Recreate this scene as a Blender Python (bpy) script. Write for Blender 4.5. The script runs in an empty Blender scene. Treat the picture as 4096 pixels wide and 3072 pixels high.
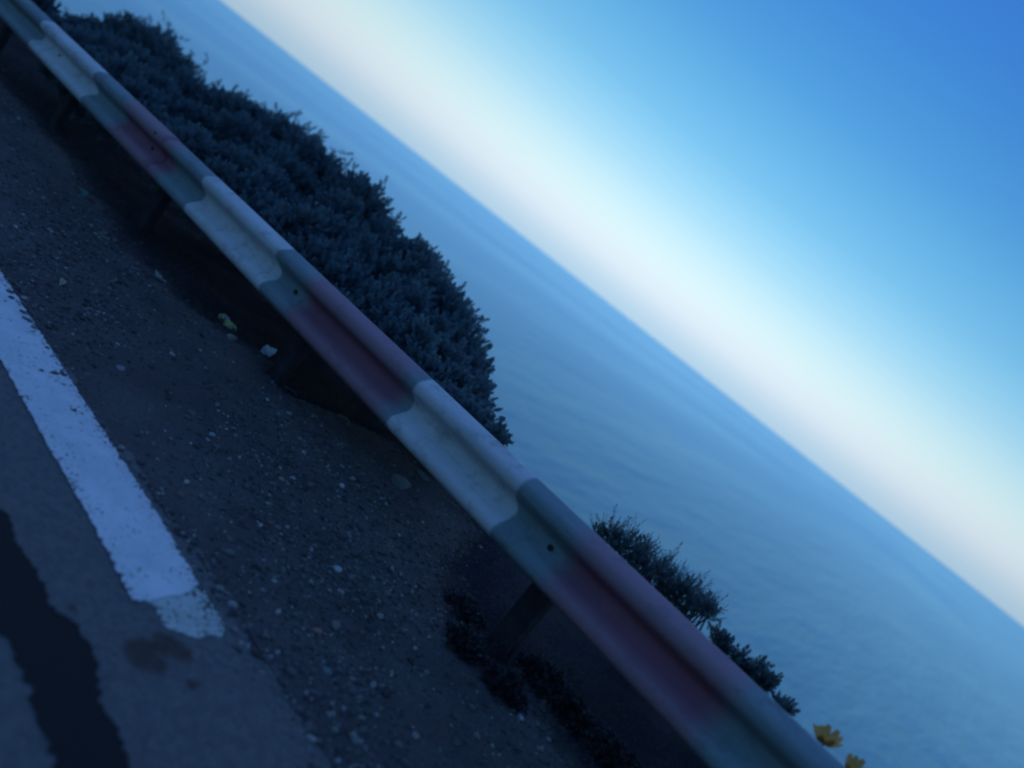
import bpy, math, random
import numpy as np
from mathutils import Matrix, Vector

# ------------------------------------------------------------------ camera, sky, light
sc = bpy.context.scene
C = sc.collection
F = 770.0                                   # focal length in pixels of a 1024 wide frame
GR = 0.0469                                 # the road climbs 4.7 % along +X
RAIL_Y, RAIL_H, EYE = 2.7114, 0.70, 1.3658
RIGHT = Vector((0.60465502, 0.5157657, 0.60694156))
DOWN = Vector((0.58229107, 0.23367902, -0.77867273))
FWD = Vector((-0.54344219, 0.82424503, -0.15903057))
M3 = np.array([RIGHT, DOWN, FWD]).T

cam = bpy.data.cameras.new('camera')
co = bpy.data.objects.new('camera', cam)
C.objects.link(co)
mw = Matrix((RIGHT, -DOWN, -FWD)).transposed().to_4x4()
mw.translation = Vector((0, 0, EYE))
co.matrix_world = mw
cam.sensor_width = 36
cam.lens = 36 * F / 1024
cam.clip_start = 0.05
cam.clip_end = 200000
cam.dof.use_dof = True
cam.dof.focus_distance = 3.7
cam.dof.aperture_fstop = (cam.lens / 1000) / 0.031
sc.camera = co

sc.render.engine = 'CYCLES'
sc.cycles.use_denoising = True
sc.cycles.max_bounces = 6
sc.cycles.filter_width = 2.3            # the soft rendering of a small phone lens
sc.view_settings.view_transform = 'Standard'
sc.view_settings.look = 'None'
sc.view_settings.exposure = 0
sc.view_settings.gamma = 1


def lin(c):
    return tuple(v / 12.92 if v <= .04045 else ((v + .055) / 1.055) ** 2.4 for v in c) + (1,)


world = bpy.data.worlds.new('World')
sc.world = world
world.use_nodes = True
wt = world.node_tree
wt.nodes.clear()


def wn(t, **k):
    n = wt.nodes.new(t)
    for a, b in k.items():
        setattr(n, a, b)
    return n


tc = wn('ShaderNodeTexCoord')
sep = wn('ShaderNodeSeparateXYZ')
wt.links.new(tc.outputs['Generated'], sep.inputs[0])
ramp = wn('ShaderNodeValToRGB')
ramp.color_ramp.interpolation = 'B_SPLINE'
SKY = [(0.0, (.70, .83, .925)), (.018, (.74, .855, .935)), (.045, (.89, .94, .99)), (.09, (.88, .99, 1.0)),
       (.15, (.67, .89, 1.0)), (.22, (.47, .78, .96)), (.33, (.31, .62, .88)), (.49, (.19, .45, .81)),
       (.64, (.28, .50, .86)), (1.0, (.35, .54, .87))]
el = ramp.color_ramp.elements
el[0].position, el[0].color = SKY[0][0], lin(SKY[0][1])
el[1].position, el[1].color = SKY[-1][0], lin(SKY[-1][1])
for p, c in SKY[1:-1]:
    e = el.new(p)
    e.color = lin(c)
wt.links.new(sep.outputs[2], ramp.inputs[0])
# the afterglow: brightest towards the sunset, darker round the back of the sky
glow = wn('ShaderNodeVectorMath', operation='DOT_PRODUCT')
flat = wn('ShaderNodeVectorMath', operation='MULTIPLY')
flat.inputs[1].default_value = (1, 1, 0)
nrm = wn('ShaderNodeVectorMath', operation='NORMALIZE')
wt.links.new(tc.outputs['Generated'], flat.inputs[0])
wt.links.new(flat.outputs[0], nrm.inputs[0])
wt.links.new(nrm.outputs[0], glow.inputs[0])
SUN_AZ = Vector((-.50, .866, 0)).normalized()
glow.inputs[1].default_value = SUN_AZ
mr = wn('ShaderNodeMapRange')
mr.inputs[1].default_value = -.2
mr.inputs[2].default_value = 1
wt.links.new(glow.outputs['Value'], mr.inputs[0])
pw = wn('ShaderNodeMath', operation='POWER')
pw.inputs[1].default_value = 5.5
wt.links.new(mr.outputs[0], pw.inputs[0])
mr2 = wn('ShaderNodeMapRange')
mr2.inputs[3].default_value = .65
mr2.inputs[4].default_value = 1.0
wt.links.new(pw.outputs[0], mr2.inputs[0])
sc_ = wn('ShaderNodeVectorMath', operation='SCALE')
wt.links.new(ramp.outputs[0], sc_.inputs[0])
wt.links.new(mr2.outputs[0], sc_.inputs['Scale'])
bg = wn('ShaderNodeBackground')
bg.inputs[1].default_value = 1.0
wt.links.new(sc_.outputs[0], bg.inputs[0])
wo = wn('ShaderNodeOutputWorld')
wt.links.new(bg.outputs[0], wo.inputs[0])

sun = bpy.data.lights.new('sun', 'SUN')
sun.energy = 0.08
sun.angle = math.radians(70)
sun.color = (1, .94, .88)
so = bpy.data.objects.new('sun', sun)
C.objects.link(so)
so.rotation_euler = (-Vector((SUN_AZ.x, SUN_AZ.y, .8))).to_track_quat('-Z', 'Y').to_euler()

rnd = random.Random(5)
rng = np.random.default_rng(7)


# ------------------------------------------------------------------ helpers
def rays(p):
    p = np.atleast_2d(np.array(p, float)) / 4.0
    return np.stack([p[:, 0] - 512, p[:, 1] - 384, np.full(len(p), F)], 1) @ M3.T


def atG(p, dz=0.0):
    """where a point of the photo (4096 wide) meets the road plane"""
    r = rays(p)
    L = (-EYE + dz) / (r[:, 2] - GR * r[:, 0])
    return r * L[:, None] + [0, 0, EYE]


def atY(p, Y):
    r = rays(p)
    return r * (Y / r[:, 1])[:, None] + [0, 0, EYE]


def tag(o, label=None, cat=None, group=None, kind=None):
    if label: o['label'] = label
    if cat: o['category'] = cat
    if group: o['group'] = group
    if kind: o['kind'] = kind
    return o


def mesh(name, V, Fs, mat=None, parent=None, smooth=False, uv=None, attr=None):
    me = bpy.data.meshes.new(name)
    V = np.asarray(V, float)
    me.from_pydata(V.tolist(), [], [list(map(int, f)) for f in Fs] if not isinstance(Fs, np.ndarray) else Fs.tolist())
    me.update()
    if uv is not None:
        lay = me.uv_layers.new(name='UVMap')
        idx = np.zeros(len(me.loops), int)
        me.loops.foreach_get('vertex_index', idx)
        lay.data.foreach_set('uv', np.asarray(uv, np.float32)[idx].ravel())
    if attr is not None:
        a = me.attributes.new('rnd', 'FLOAT', 'POINT')
        a.data.foreach_set('value', np.asarray(attr, np.float32))
    if smooth:
        me.polygons.foreach_set('use_smooth', [True] * len(me.polygons))
    o = bpy.data.objects.new(name, me)
    C.objects.link(o)
    if mat: me.materials.append(mat)
    if parent: o.parent = parent
    return o


def empty(name, loc=(0, 0, 0)):
    o = bpy.data.objects.new(name, None)
    C.objects.link(o)
    o.location = loc
    o.empty_display_size = .1
    return o


def adopt(child, parent):
    """parent keeping the child's geometry where it is"""
    child.parent = parent
    child.matrix_parent_inverse = Matrix.Translation(-parent.location)


class Mat:
    def __init__(s, name, rough=.8, spec=.5):
        s.m = bpy.data.materials.new(name)
        s.m.use_nodes = True
        s.t = s.m.node_tree
        s.b = s.t.nodes['Principled BSDF']
        s.b.inputs['Roughness'].default_value = rough
        s.b.inputs['Specular IOR Level'].default_value = spec
        s.co = None

    def n(s, t, **k):
        x = s.t.nodes.new(t)
        for a, b in k.items(): setattr(x, a, b)
        return x

    def l(s, a, b):
        s.t.links.new(a, b)

    def coord(s, kind='Object', scale=(1, 1, 1)):
        if s.co is None: s.co = s.n('ShaderNodeTexCoord')
        if scale == (1, 1, 1): return s.co.outputs[kind]
        m = s.n('ShaderNodeMapping')
        m.inputs['Scale'].default_value = scale
        s.l(s.co.outputs[kind], m.inputs[0])
        return m.outputs[0]

    def noise(s, scale, detail=4, rough=.5, vec=None, out=0):
        x = s.n('ShaderNodeTexNoise')
        x.inputs['Scale'].default_value = scale
        x.inputs['Detail'].default_value = detail
        x.inputs['Roughness'].default_value = rough
        s.l(vec if vec is not None else s.coord(), x.inputs['Vector'])
        return x.outputs[out]

    def ramp(s, fac, stops, interp='LINEAR'):
        r = s.n('ShaderNodeValToRGB')
        r.color_ramp.interpolation = interp
        e = r.color_ramp.elements
        e[0].position, e[0].color = stops[0][0], tuple(stops[0][1]) + (1,)
        e[1].position, e[1].color = stops[-1][0], tuple(stops[-1][1]) + (1,)
        for p, c in stops[1:-1]:
            q = e.new(p)
            q.color = tuple(c) + (1,)
        s.l(fac, r.inputs[0])
        return r.outputs[0]

    def math(s, op, a, b=None, c=None, clamp=False):
        x = s.n('ShaderNodeMath', operation=op)
        x.use_clamp = clamp
        for i, v in enumerate((a, b, c)):
            if v is None: continue
            if isinstance(v, (int, float)): x.inputs[i].default_value = v
            else: s.l(v, x.inputs[i])
        return x.outputs[0]

    def mix(s, fac, a, b, mode='MIX'):
        x = s.n('ShaderNodeMix', data_type='RGBA', blend_type=mode)
        for i, v in ((0, fac), (6, a), (7, b)):
            if isinstance(v, (int, float)): x.inputs[i].default_value = v
            elif isinstance(v, tuple): x.inputs[i].default_value = v if len(v) == 4 else v + (1,)
            else: s.l(v, x.inputs[i])
        return x.outputs[2]

    def color(s, v):
        if isinstance(v, tuple): s.b.inputs['Base Color'].default_value = v if len(v) == 4 else v + (1,)
        else: s.l(v, s.b.inputs['Base Color'])
        return s

    def bump(s, h, strength=.5, dist=.01):
        x = s.n('ShaderNodeBump')
        x.inputs['Strength'].default_value = strength
        x.inputs['Distance'].default_value = dist
        s.l(h, x.inputs['Height'])
        s.l(x.outputs[0], s.b.inputs['Normal'])
        return s


# ------------------------------------------------------------------ materials
def asphalt_mat():
    m = Mat('asphalt', .85, .35)
    fine = m.noise(260, 3, .7)
    grit = m.noise(90, 2, .6)
    big = m.noise(1.6, 4, .6)
    base = m.ramp(fine, [(.30, (.10, .10, .098)), (.5, (.20, .197, .185)), (.66, (.27, .265, .25)), (.78, (.44, .42, .39))])
    base = m.mix(m.ramp(big, [(.3, (.0, .0, .0)), (.7, (1, 1, 1))]), base, m.mix(.5, base, (.19, .185, .165)), 'MIX')
    mid = m.noise(34, 4, .7)
    base = m.mix(m.ramp(mid, [(.36, (.55, .55, .55)), (.62, (0, 0, 0))]), base, (.085, .085, .09))
    pits = m.ramp(grit, [(.28, (.25, .25, .25)), (.38, (1, 1, 1))])
    base = m.mix(1.0, base, pits, 'MULTIPLY')
    # brown stains soaked into the surface
    pos = m.n('ShaderNodeNewGeometry').outputs['Position']
    warp = m.n('ShaderNodeVectorMath', operation='MULTIPLY_ADD')
    m.l(m.noise(14, 4, .6, out=1), warp.inputs[0])
    warp.inputs[1].default_value = (.07, .07, 0)
    m.l(pos, warp.inputs[2])
    mask = None
    for px, py, r in ((560, 2620, .050), (590, 2590, .04), (660, 2590, .05), (715, 2625, .034), (610, 2660, .035), (760, 2745, .016), (1300, 2850, .03), (300, 2450, .014)):
        c = atG([(px, py)])[0] + [.035, .035, 0]
        d = m.n('ShaderNodeVectorMath', operation='DISTANCE')
        m.l(warp.outputs[0], d.inputs[0])
        d.inputs[1].default_value = c
        k = m.n('ShaderNodeMapRange')
        k.inputs[1].default_value = r * 1.25
        k.inputs[2].default_value = r * .7
        m.l(d.outputs['Value'], k.inputs[0])
        mask = k.outputs[0] if mask is None else m.math('MAXIMUM', mask, k.outputs[0])
    base = m.mix(m.math('MULTIPLY', mask, .72), base, (.07, .03, .025))
    m.color(base)
    m.bump(m.math('ADD', m.math('MULTIPLY', fine, .5), grit), 1.0, .010)
    return m.m


def soil_mat():
    m = Mat('verge_soil', .95, .2)
    a = m.noise(3, 5, .6)
    b = m.noise(120, 4, .7)
    c = m.ramp(b, [(.28, (.06, .056, .054)), (.5, (.13, .125, .115)), (.68, (.20, .19, .175)), (.8, (.34, .33, .30))])
    c = m.mix(m.ramp(a, [(.35, (0, 0, 0)), (.7, (1, 1, 1))]), c, m.mix(.7, c, (.085, .06, .065)))
    m.color(c)
    m.bump(b, .9, .012)
    return m.m


def bank_mat():
    m = Mat('bank_soil', 1, .1)
    a = m.noise(4, 5, .6)
    b = m.noise(60, 4, .7)
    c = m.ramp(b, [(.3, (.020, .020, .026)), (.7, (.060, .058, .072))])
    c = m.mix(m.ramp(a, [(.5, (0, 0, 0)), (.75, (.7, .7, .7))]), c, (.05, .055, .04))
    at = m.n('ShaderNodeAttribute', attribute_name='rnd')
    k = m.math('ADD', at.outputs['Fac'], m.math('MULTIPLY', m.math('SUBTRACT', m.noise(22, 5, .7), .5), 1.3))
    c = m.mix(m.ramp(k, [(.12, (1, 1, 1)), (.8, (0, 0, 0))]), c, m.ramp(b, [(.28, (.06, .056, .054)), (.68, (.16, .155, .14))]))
    m.color(c)
    m.bump(b, .9, .02)
    return m.m


def tar_mat():
    m = Mat('bitumen', .75, .3)
    b = m.noise(150, 3, .6)
    m.color(m.ramp(b, [(.3, (.005, .005, .006)), (.72, (.013, .012, .014)), (.85, (.06, .055, .055))]))
    m.bump(b, .5, .005)
    return m.m


def paint_line_mat(name, col, dull, thr, blotch):
    m = Mat(name, .7, .35)
    uv = m.coord('UV')
    s = m.n('ShaderNodeSeparateXYZ')
    m.l(uv, s.inputs[0])
    v = s.outputs[1]                                  # 0..1 across the line
    edge = m.math('MULTIPLY', m.math('ABSOLUTE', m.math('SUBTRACT', v, .5)), 2.0)
    edge = m.math('POWER', edge, 3.0)
    n1 = m.noise(75, 3, .62)
    n2 = m.noise(16, 3, .6)
    t = m.math('ADD', m.math('MULTIPLY', edge, .10), m.math('MULTIPLY', m.math('SUBTRACT', n2, .5), .38))
    t = m.math('ADD', t, thr)
    k = m.n('ShaderNodeMapRange')
    m.l(m.math('SUBTRACT', t, n1), k.inputs[0])
    k.inputs[1].default_value = -.012
    k.inputs[2].default_value = .012
    wear = m.noise(7, 5, .7)
    c = m.mix(m.ramp(wear, [(.38, (0, 0, 0)), (.75, (1, 1, 1))]), col, dull)
    c = m.mix(m.math('MULTIPLY', edge, .35), c, dull)
    if blotch:
        pos = m.n('ShaderNodeNewGeometry').outputs['Position']
        warp = m.n('ShaderNodeVectorMath', operation='MULTIPLY_ADD')
        m.l(m.noise(60, 3, .6, out=1), warp.inputs[0])
        warp.inputs[1].default_value = (.022, .022, 0)
        m.l(pos, warp.inputs[2])
        mask = None
        for px, py, r in ((780, 2357, .011), (742, 2386, .011), (703, 2403, .010), (735, 2455, .010), (752, 2476, .012), (780, 2486, .010), (643, 2436, .009), (700, 2500, .008), (815, 2537, .013)):
            cc = atG([(px, py)])[0] + [.011, .011, 0]
            d = m.n('ShaderNodeVectorMath', operation='DISTANCE')
            m.l(warp.outputs[0], d.inputs[0])
            d.inputs[1].default_value = cc
            q = m.n('ShaderNodeMapRange')
            q.inputs[1].default_value = r * 1.2
            q.inputs[2].default_value = r * .6
            m.l(d.outputs['Value'], q.inputs[0])
            mask = q.outputs[0] if mask is None else m.math('MAXIMUM', mask, q.outputs[0])
        c = m.mix(m.math('MULTIPLY', mask, .85), c, (.13, .12, .07))
    c = m.mix(k.outputs[0], c, (.06, .058, .055))
    m.color(c)
    m.bump(m.noise(200, 2, .5), .35, .003)
    return m.m


def sea_mat():
    m = Mat('sea_water', .3, .5)
    g = m.n('ShaderNodeNewGeometry').outputs['Position']

    def mp(sc3, rot=0):
        x = m.n('ShaderNodeMapping')
        x.inputs['Scale'].default_value = sc3
        x.inputs['Rotation'].default_value = (0, 0, rot)
        m.l(g, x.inputs[0])
        return x.outputs[0]
    az = math.atan2(.824, -.543)
    w1 = m.noise(1, 4, .6, vec=mp((.22, .07, .1), -az + .35))
    w2 = m.noise(1, 3, .6, vec=mp((.9, .45, .3), -az + .8))
    sl = m.noise(1, 4, .55, vec=mp((.0045, .0009, .001), -az + .12))
    sl2 = m.noise(1, 3, .55, vec=mp((.0011, .00016, .001), -az - .04))
    slick = m.math('ADD', m.math('MULTIPLY', sl, .45), m.math('MULTIPLY', sl2, .55))
    k = m.n('ShaderNodeMapRange')
    m.l(slick, k.inputs[0])
    k.inputs[1].default_value, k.inputs[2].default_value = .42, .60
    w0 = m.noise(1, 4, .6, vec=mp((.035, .009, .02), -az + .2))
    h = m.math('ADD', m.math('ADD', m.math('MULTIPLY', w1, 1.0), m.math('MULTIPLY', w2, .25)), m.math('MULTIPLY', w0, 5.0))
    bp = m.n('ShaderNodeBump')
    bp.inputs['Strength'].default_value = .8
    bp.inputs['Distance'].default_value = 1.6
    m.l(h, bp.inputs['Height'])
    dif = m.n('ShaderNodeBsdfDiffuse')
    m.l(m.mix(m.math('MULTIPLY_ADD', m.math('SUBTRACT', w0, .5), 1.3, k.outputs[0], clamp=True), (.038, .175, .225), (.088, .285, .34)), dif.inputs[0])
    glo = m.n('ShaderNodeBsdfGlossy')
    glo.inputs[0].default_value = (.60, .87, .95, 1)
    r = m.n('ShaderNodeMapRange')
    m.l(k.outputs[0], r.inputs[0])
    r.inputs[3].default_value, r.inputs[4].default_value = .36, .30
    m.l(r.outputs[0], glo.inputs['Roughness'])
    m.l(bp.outputs[0], glo.inputs['Normal'])
    f = m.n('ShaderNodeFresnel')
    f.inputs[0].default_value = 1.333
    fac = m.math('MULTIPLY_ADD', f.outputs[0], .98, .06, clamp=True)
    mx = m.n('ShaderNodeMixShader')
    m.l(fac, mx.inputs[0])
    m.l(dif.outputs[0], mx.inputs[1])
    m.l(glo.outputs[0], mx.inputs[2])
    m.l(mx.outputs[0], m.t.nodes['Material Output'].inputs[0])
    return m.m


def leaf_mat(name, c0, c1, c2, trans=.25):
    m = Mat(name, .5, .5)
    at = m.n('ShaderNodeAttribute', attribute_name='rnd')
    c = m.ramp(at.outputs['Fac'], [(0, c0), (.6, c1), (1, c2)])
    m.color(c)
    tr = m.n('ShaderNodeBsdfTranslucent')
    m.l(m.mix(1.0, c, (1.0, 1.15, 1.0), 'MULTIPLY'), tr.inputs[0])
    mx = m.n('ShaderNodeMixShader')
    mx.inputs[0].default_value = trans
    m.l(m.b.outputs[0], mx.inputs[1])
    m.l(tr.outputs[0], mx.inputs[2])
    m.l(mx.outputs[0], m.t.nodes['Material Output'].inputs[0])
    return m.m


def plain(name, col, rough=.8, spec=.4, var=.25, scale=30, bump=0.0):
    m = Mat(name, rough, spec)
    n = m.noise(scale, 4, .6)
    lo = tuple(v * (1 - var) for v in col)
    hi = tuple(min(1, v * (1 + var)) for v in col)
    m.color(m.ramp(n, [(.3, lo), (.7, hi)]))
    if bump: m.bump(n, .6, bump)
    return m.m


# painted crash barrier: bands of hand painted white and red over dull galvanised steel
WHITE = [(-7.80, -6.42), (-4.46, -3.43), (-2.14, -1.385), (.95, 1.9), (3.3, 4.3), (-11.2, -10.2)]
RED = [(-5.80, -4.93), (-3.13, -2.22), (-1.07, -.33), (2.1, 3.0), (-11.9, -11.3)]


def rail_mat():
    m = Mat('painted_barrier_steel', .78, .3)
    uv = m.coord('UV')
    s = m.n('ShaderNodeSeparateXYZ')
    m.l(uv, s.inputs[0])
    u, v = s.outputs[0], s.outputs[1]
    big = m.noise(2.2, 4, .6)
    fine = m.noise(40, 4, .65)
    streak = m.noise(5, 5, .65, vec=m.coord('Object', (1, 1, 9)))
    steel = m.ramp(streak, [(.3, (.19, .26, .27)), (.7, (.26, .32, .32))])
    wpaint = m.ramp(big, [(.3, (.56, .57, .55)), (.72, (.72, .71, .70))])
    wpaint = m.mix(m.ramp(streak, [(.55, (0, 0, 0)), (.8, (.45, .45, .45))]), wpaint, (.38, .42, .37))
    rpaint = m.ramp(big, [(.3, (.26, .10, .14)), (.75, (.34, .13, .17))])
    # red is paler on the lip of each corrugation, deeper in the trough
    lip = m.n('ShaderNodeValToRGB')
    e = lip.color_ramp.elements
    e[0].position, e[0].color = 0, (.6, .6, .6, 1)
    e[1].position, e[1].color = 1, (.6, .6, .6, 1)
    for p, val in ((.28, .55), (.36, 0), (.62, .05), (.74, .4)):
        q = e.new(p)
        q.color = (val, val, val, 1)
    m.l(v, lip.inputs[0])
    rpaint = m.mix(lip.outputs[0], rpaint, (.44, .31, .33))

    def band(lo, hi, soft, wob, roundc):
        # wobble of the hand painted edge, rounded towards the trough
        w = m.math('MULTIPLY', m.math('SUBTRACT', m.noise(9, 3, .6), .5), wob)
        uu = m.math('ADD', u, w)
        if roundc:
            r = m.math('POWER', m.math('ABSOLUTE', m.math('SUBTRACT', v, .66)), 2.0)
            uu2 = m.math('ADD', uu, m.math('MULTIPLY', m.ramp(v, [(.40, (1, 1, 1)), (.53, (0, 0, 0))], 'EASE'), .03))
        else:
            uu2 = uu
        a = m.n('ShaderNodeMapRange', interpolation_type='SMOOTHSTEP')
        m.l(uu, a.inputs[0])
        a.inputs[1].default_value, a.inputs[2].default_value = lo - soft, lo + soft
        b = m.n('ShaderNodeMapRange', interpolation_type='SMOOTHSTEP')
        m.l(uu2, b.inputs[0])
        b.inputs[1].default_value, b.inputs[2].default_value = hi + soft, hi - soft
        return m.math('MULTIPLY', a.outputs[0], b.outputs[0])
    red = None
    for lo, hi in RED:
        k = band(lo, hi, .075, .05, False)
        red = k if red is None else m.math('MAXIMUM', red, k)
    white = None
    for lo, hi in WHITE:
        k = band(lo, hi, .011, .05, True)
        white = k if white is None else m.math('MAXIMUM', white, k)
    c = m.mix(red, steel, rpaint)
    c = m.mix(white, c, wpaint)
    dirt = m.ramp(m.noise(9, 6, .75), [(.52, (0, 0, 0)), (.78, (.65, .65, .65))])
    c = m.mix(dirt, c, (.10, .09, .075))
    m.color(c)
    chips = m.ramp(m.noise(70, 4, .7, vec=m.coord('Object', (1, 1, 2))), [(.66, (0, 0, 0)), (.70, (.8, .8, .8))])
    c = m.mix(chips, c, (.13, .13, .12))
    m.color(c)
    m.bump(fine, .12, .002)
    return m.m


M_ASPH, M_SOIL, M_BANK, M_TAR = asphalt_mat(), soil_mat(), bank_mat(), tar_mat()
M_SEA, M_RAIL = sea_mat(), rail_mat()
M_LEAF = leaf_mat('shrub_leaf', (.11, .165, .20), (.135, .205, .245), (.165, .245, .295), .42)  # leaf colour lifted and blued to imitate a hazy veil over the shrubs
M_LEAF2 = leaf_mat('weed_leaf', (.11, .15, .17), (.15, .20, .22), (.21, .26, .27), .45)
M_DRY = leaf_mat('dry_undergrowth', (.018, .017, .021), (.040, .036, .042), (.08, .07, .06), .1)
M_BLACKW = leaf_mat('dark_weed', (.018, .022, .026), (.032, .037, .040), (.05, .055, .058), .05)
M_BARK = plain('bark', (.05, .042, .035), .95, .2, .4, 25, .01)
M_POST = plain('weathered_post_steel', (.036, .036, .042), .95, .3, .4, 12)
M_BOLT = plain('rusty_bolt', (.035, .03, .028), .7, .4, .4, 60)


# ------------------------------------------------------------------ terrain
NV = [(-200, 2.7), (-12, 2.65), (-7.9, 2.62), (-6.34, 2.70), (-4.6, 2.55), (-4.3, 2.60), (-3.9, 2.66), (-3.72, 2.9), (-3.5, 3.10),
      (-3.42, 2.90), (-3.1, 2.90), (-3.02, 3.35), (-2.85, 3.62), (-2.3, 3.85), (-2.0, 3.6), (-1.7, 3.0), (-1.3, 2.72), (-.6, 2.75), (2, 2.8), (200, 2.8)]
ED = [(-200, 1.46), (-5, 1.40), (-3.95, 1.43), (-3.2, 1.55), (-2.55, 1.58), (-1.75, 1.68), (-1.17, 1.69), (-.87, 1.70), (3, 1.72), (200, 1.72)]


def nv(s):
    s = np.asarray(s, float)
    return np.interp(s, [p[0] for p in NV], [p[1] for p in NV]) + .045 * (np.sin(s * 9.1) * np.sin(s * 3.3 + 1) + .6 * np.sin(s * 23.7 + 2) * np.sin(s * 7) + .35 * np.sin(s * 57))

def ed(s): return np.interp(s, [p[0] for p in ED], [p[1] for p in ED])


def wob(x, y, f, seed=0):
    return (np.sin(x * f + 1.3 * seed + 2.1 * np.sin(y * f * .7 + seed)) + np.sin(y * f * 1.13 + 2.7 * seed + 1.7 * np.sin(x * f * .9)) +
            .5 * np.sin((x + y) * f * 2.3 + seed)) / 2.5


def ground_z(s, n):
    s, n = np.asarray(s, float), np.asarray(n, float)
    v = nv(s)
    d = n - v
    z = np.where(d < 0, .010 * wob(s, n, 9, 1) + .006 * wob(s, n, 23, 2), 0.0)
    z = np.where(d < 0, z * np.clip((n - ed(s)) * 4, 0, 1) * np.clip(-d * 5, 0, 1), z)
    z = np.where(d >= 0, -.10 * np.minimum(d, .35) / .35 * .5 + .025 * wob(s, n, 7, 3) * np.clip(d * 6, 0, 1), z)
    z = np.where(n >= 4.7, z - .85 * (n - 4.7), z)
    z = np.where(n > 14, z - 1.6 * (n - 14), z)
    z = np.where(d > 1, z + .25 * wob(s, n, .9, 4) * np.clip((d - 1) / 3, 0, 1), z)
    z = np.where(n < -9, z + .22 * (-9 - n) + 1.2 * wob(s, n, .25, 5) * np.clip((-9 - n) / 8, 0, 1), z)
    return z + GR * np.clip(s, -120, 120)


def grid(ss, ns):
    S, N = np.meshgrid(ss, ns, indexing='ij')
    a, b = S.shape
    i = np.arange(a * b).reshape(a, b)
    Fs = np.stack([i[:-1, :-1].ravel(), i[1:, :-1].ravel(), i[1:, 1:].ravel(), i[:-1, 1:].ravel()], 1)
    return S, N, Fs


# sea
SEA_Z = -62.0
R_ = 90000
mesh('sea', [(-R_, 12, SEA_Z), (R_, 12, SEA_Z), (R_, R_, SEA_Z), (-R_, R_, SEA_Z)], [(0, 1, 2, 3)], M_SEA)
tag(bpy.data.objects['sea'], kind='structure')

# bank and cliff below the barrier
def strip(name, ss, ts, lo, hi, mat, dz=0.0):
    T = np.asarray(ts)
    S, Tt, Fs = grid(ss, T)
    N = lo(S) + (hi(S) - lo(S)) * Tt
    Z = ground_z(S, N + 1e-6) + dz
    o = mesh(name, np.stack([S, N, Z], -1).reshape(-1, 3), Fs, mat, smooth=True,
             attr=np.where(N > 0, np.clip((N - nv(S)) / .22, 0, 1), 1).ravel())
    tag(o, kind='structure')
    return o


ssf = np.concatenate([np.linspace(-160, -16, 60)[:-1], np.linspace(-16, 3, 480)[:-1], np.linspace(3, 120, 60)])
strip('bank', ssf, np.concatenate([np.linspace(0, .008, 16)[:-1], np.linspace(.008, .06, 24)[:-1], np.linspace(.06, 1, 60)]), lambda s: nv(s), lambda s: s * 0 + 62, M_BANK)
strip('gravel_verge', ssf, np.linspace(0, 1, 40), lambda s: ed(s) - .15, lambda s: nv(s) + .004, M_SOIL, 0.0)

# road
RS = np.concatenate([np.linspace(-160, -8, 40)[:-1], np.linspace(-8, 3, 560)[:-1], np.linspace(3, 120, 30)])
edge = ed(RS) + .02 + .030 * wob(RS, RS * 0, 11, 6) + .010 * wob(RS, RS * 0, 41, 7) + .006 * wob(RS, RS * 0, 97, 8)
V, Fs = [], []
for i, (s, e) in enumerate(zip(RS, edge)):
    z = GR * s
    V += [(s, e + .03, z - .05), (s, e, z - .004), (s, e - .07, z + .006), (s, -7.2, z + .006), (s, -7.2, z - .03)]
for i in range(len(RS) - 1):
    for k in range(4):
        a = i * 5 + k
        Fs.append((a, a + 1, a + 6, a + 5))
tag(mesh('road', V, Fs, M_ASPH), kind='structure')
strip('unseen_hillside', ssf[::4], np.linspace(0, 1, 40), lambda s: s * 0 - 60, lambda s: s * 0 - 7.1, M_BANK, -.006)  # unseen rise behind the road, added to block sky light from the land side


def sheet(name, poly, mat, dz, jag=.006, step=.008, seed=0, uv=None, kind='structure'):
    """a thin painted or poured sheet lying on the road with a ragged outline"""
    P = np.array(poly)[:, :2]
    out = []
    r = np.random.default_rng(seed)
    for a, b in zip(P, np.roll(P, -1, 0)):
        L = np.linalg.norm(b - a)
        k = max(1, int(L / step)) if L < 4 else 1
        nrm_ = np.array([-(b - a)[1], (b - a)[0]]) / max(L, 1e-6)
        for i in range(k):
            q = a + (b - a) * i / k
            j = jag * (.6 * np.sin(q[0] * 61 + seed) * np.sin(q[1] * 83 + seed) + .8 * r.normal())
            out.append(q + nrm_ * j if L < 4 else q)
    Q = np.array(out)
    import bmesh
    bm = bmesh.new()
    top = [bm.verts.new((q[0], q[1], GR * q[0] + dz)) for q in Q]
    bm.faces.new(top)
    bmesh.ops.triangulate(bm, faces=bm.faces[:])
    me = bpy.data.meshes.new(name)
    bm.to_mesh(me)
    bm.free()
    me.materials.append(mat)
    if uv:
        lay = me.uv_layers.new(name='UVMap')
        for lp in me.loops:
            lay.data[lp.index].uv = uv(me.vertices[lp.vertex_index].co)
    for p in me.polygons:
        if p.normal.z < 0: p.flip()
    o = bpy.data.objects.new(name, me)
    C.objects.link(o)
    tag(o, kind=kind)
    return o


LR = atG([(0, 1084), (190, 1377), (461, 1800), (637, 2068), (767, 2291), (800, 2345)], .008)
LL = atG([(0, 1437), (195, 1790), (368, 2091), (529, 2406)], .008)


def line_n(s, pts): return np.interp(s, pts[:, 0], pts[:, 1])


def line_uv(co_):
    r = float(line_n(co_.x, LR)) if co_.x > LR[0, 0] else LR[0, 1] + (co_.x - LR[0, 0]) * .07
    l = float(line_n(co_.x, LL)) if co_.x > LL[0, 0] else LL[0, 1] + (co_.x - LL[0, 0]) * .07
    return (co_.x, (co_.y - l) / max(r - l, .01))


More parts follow.
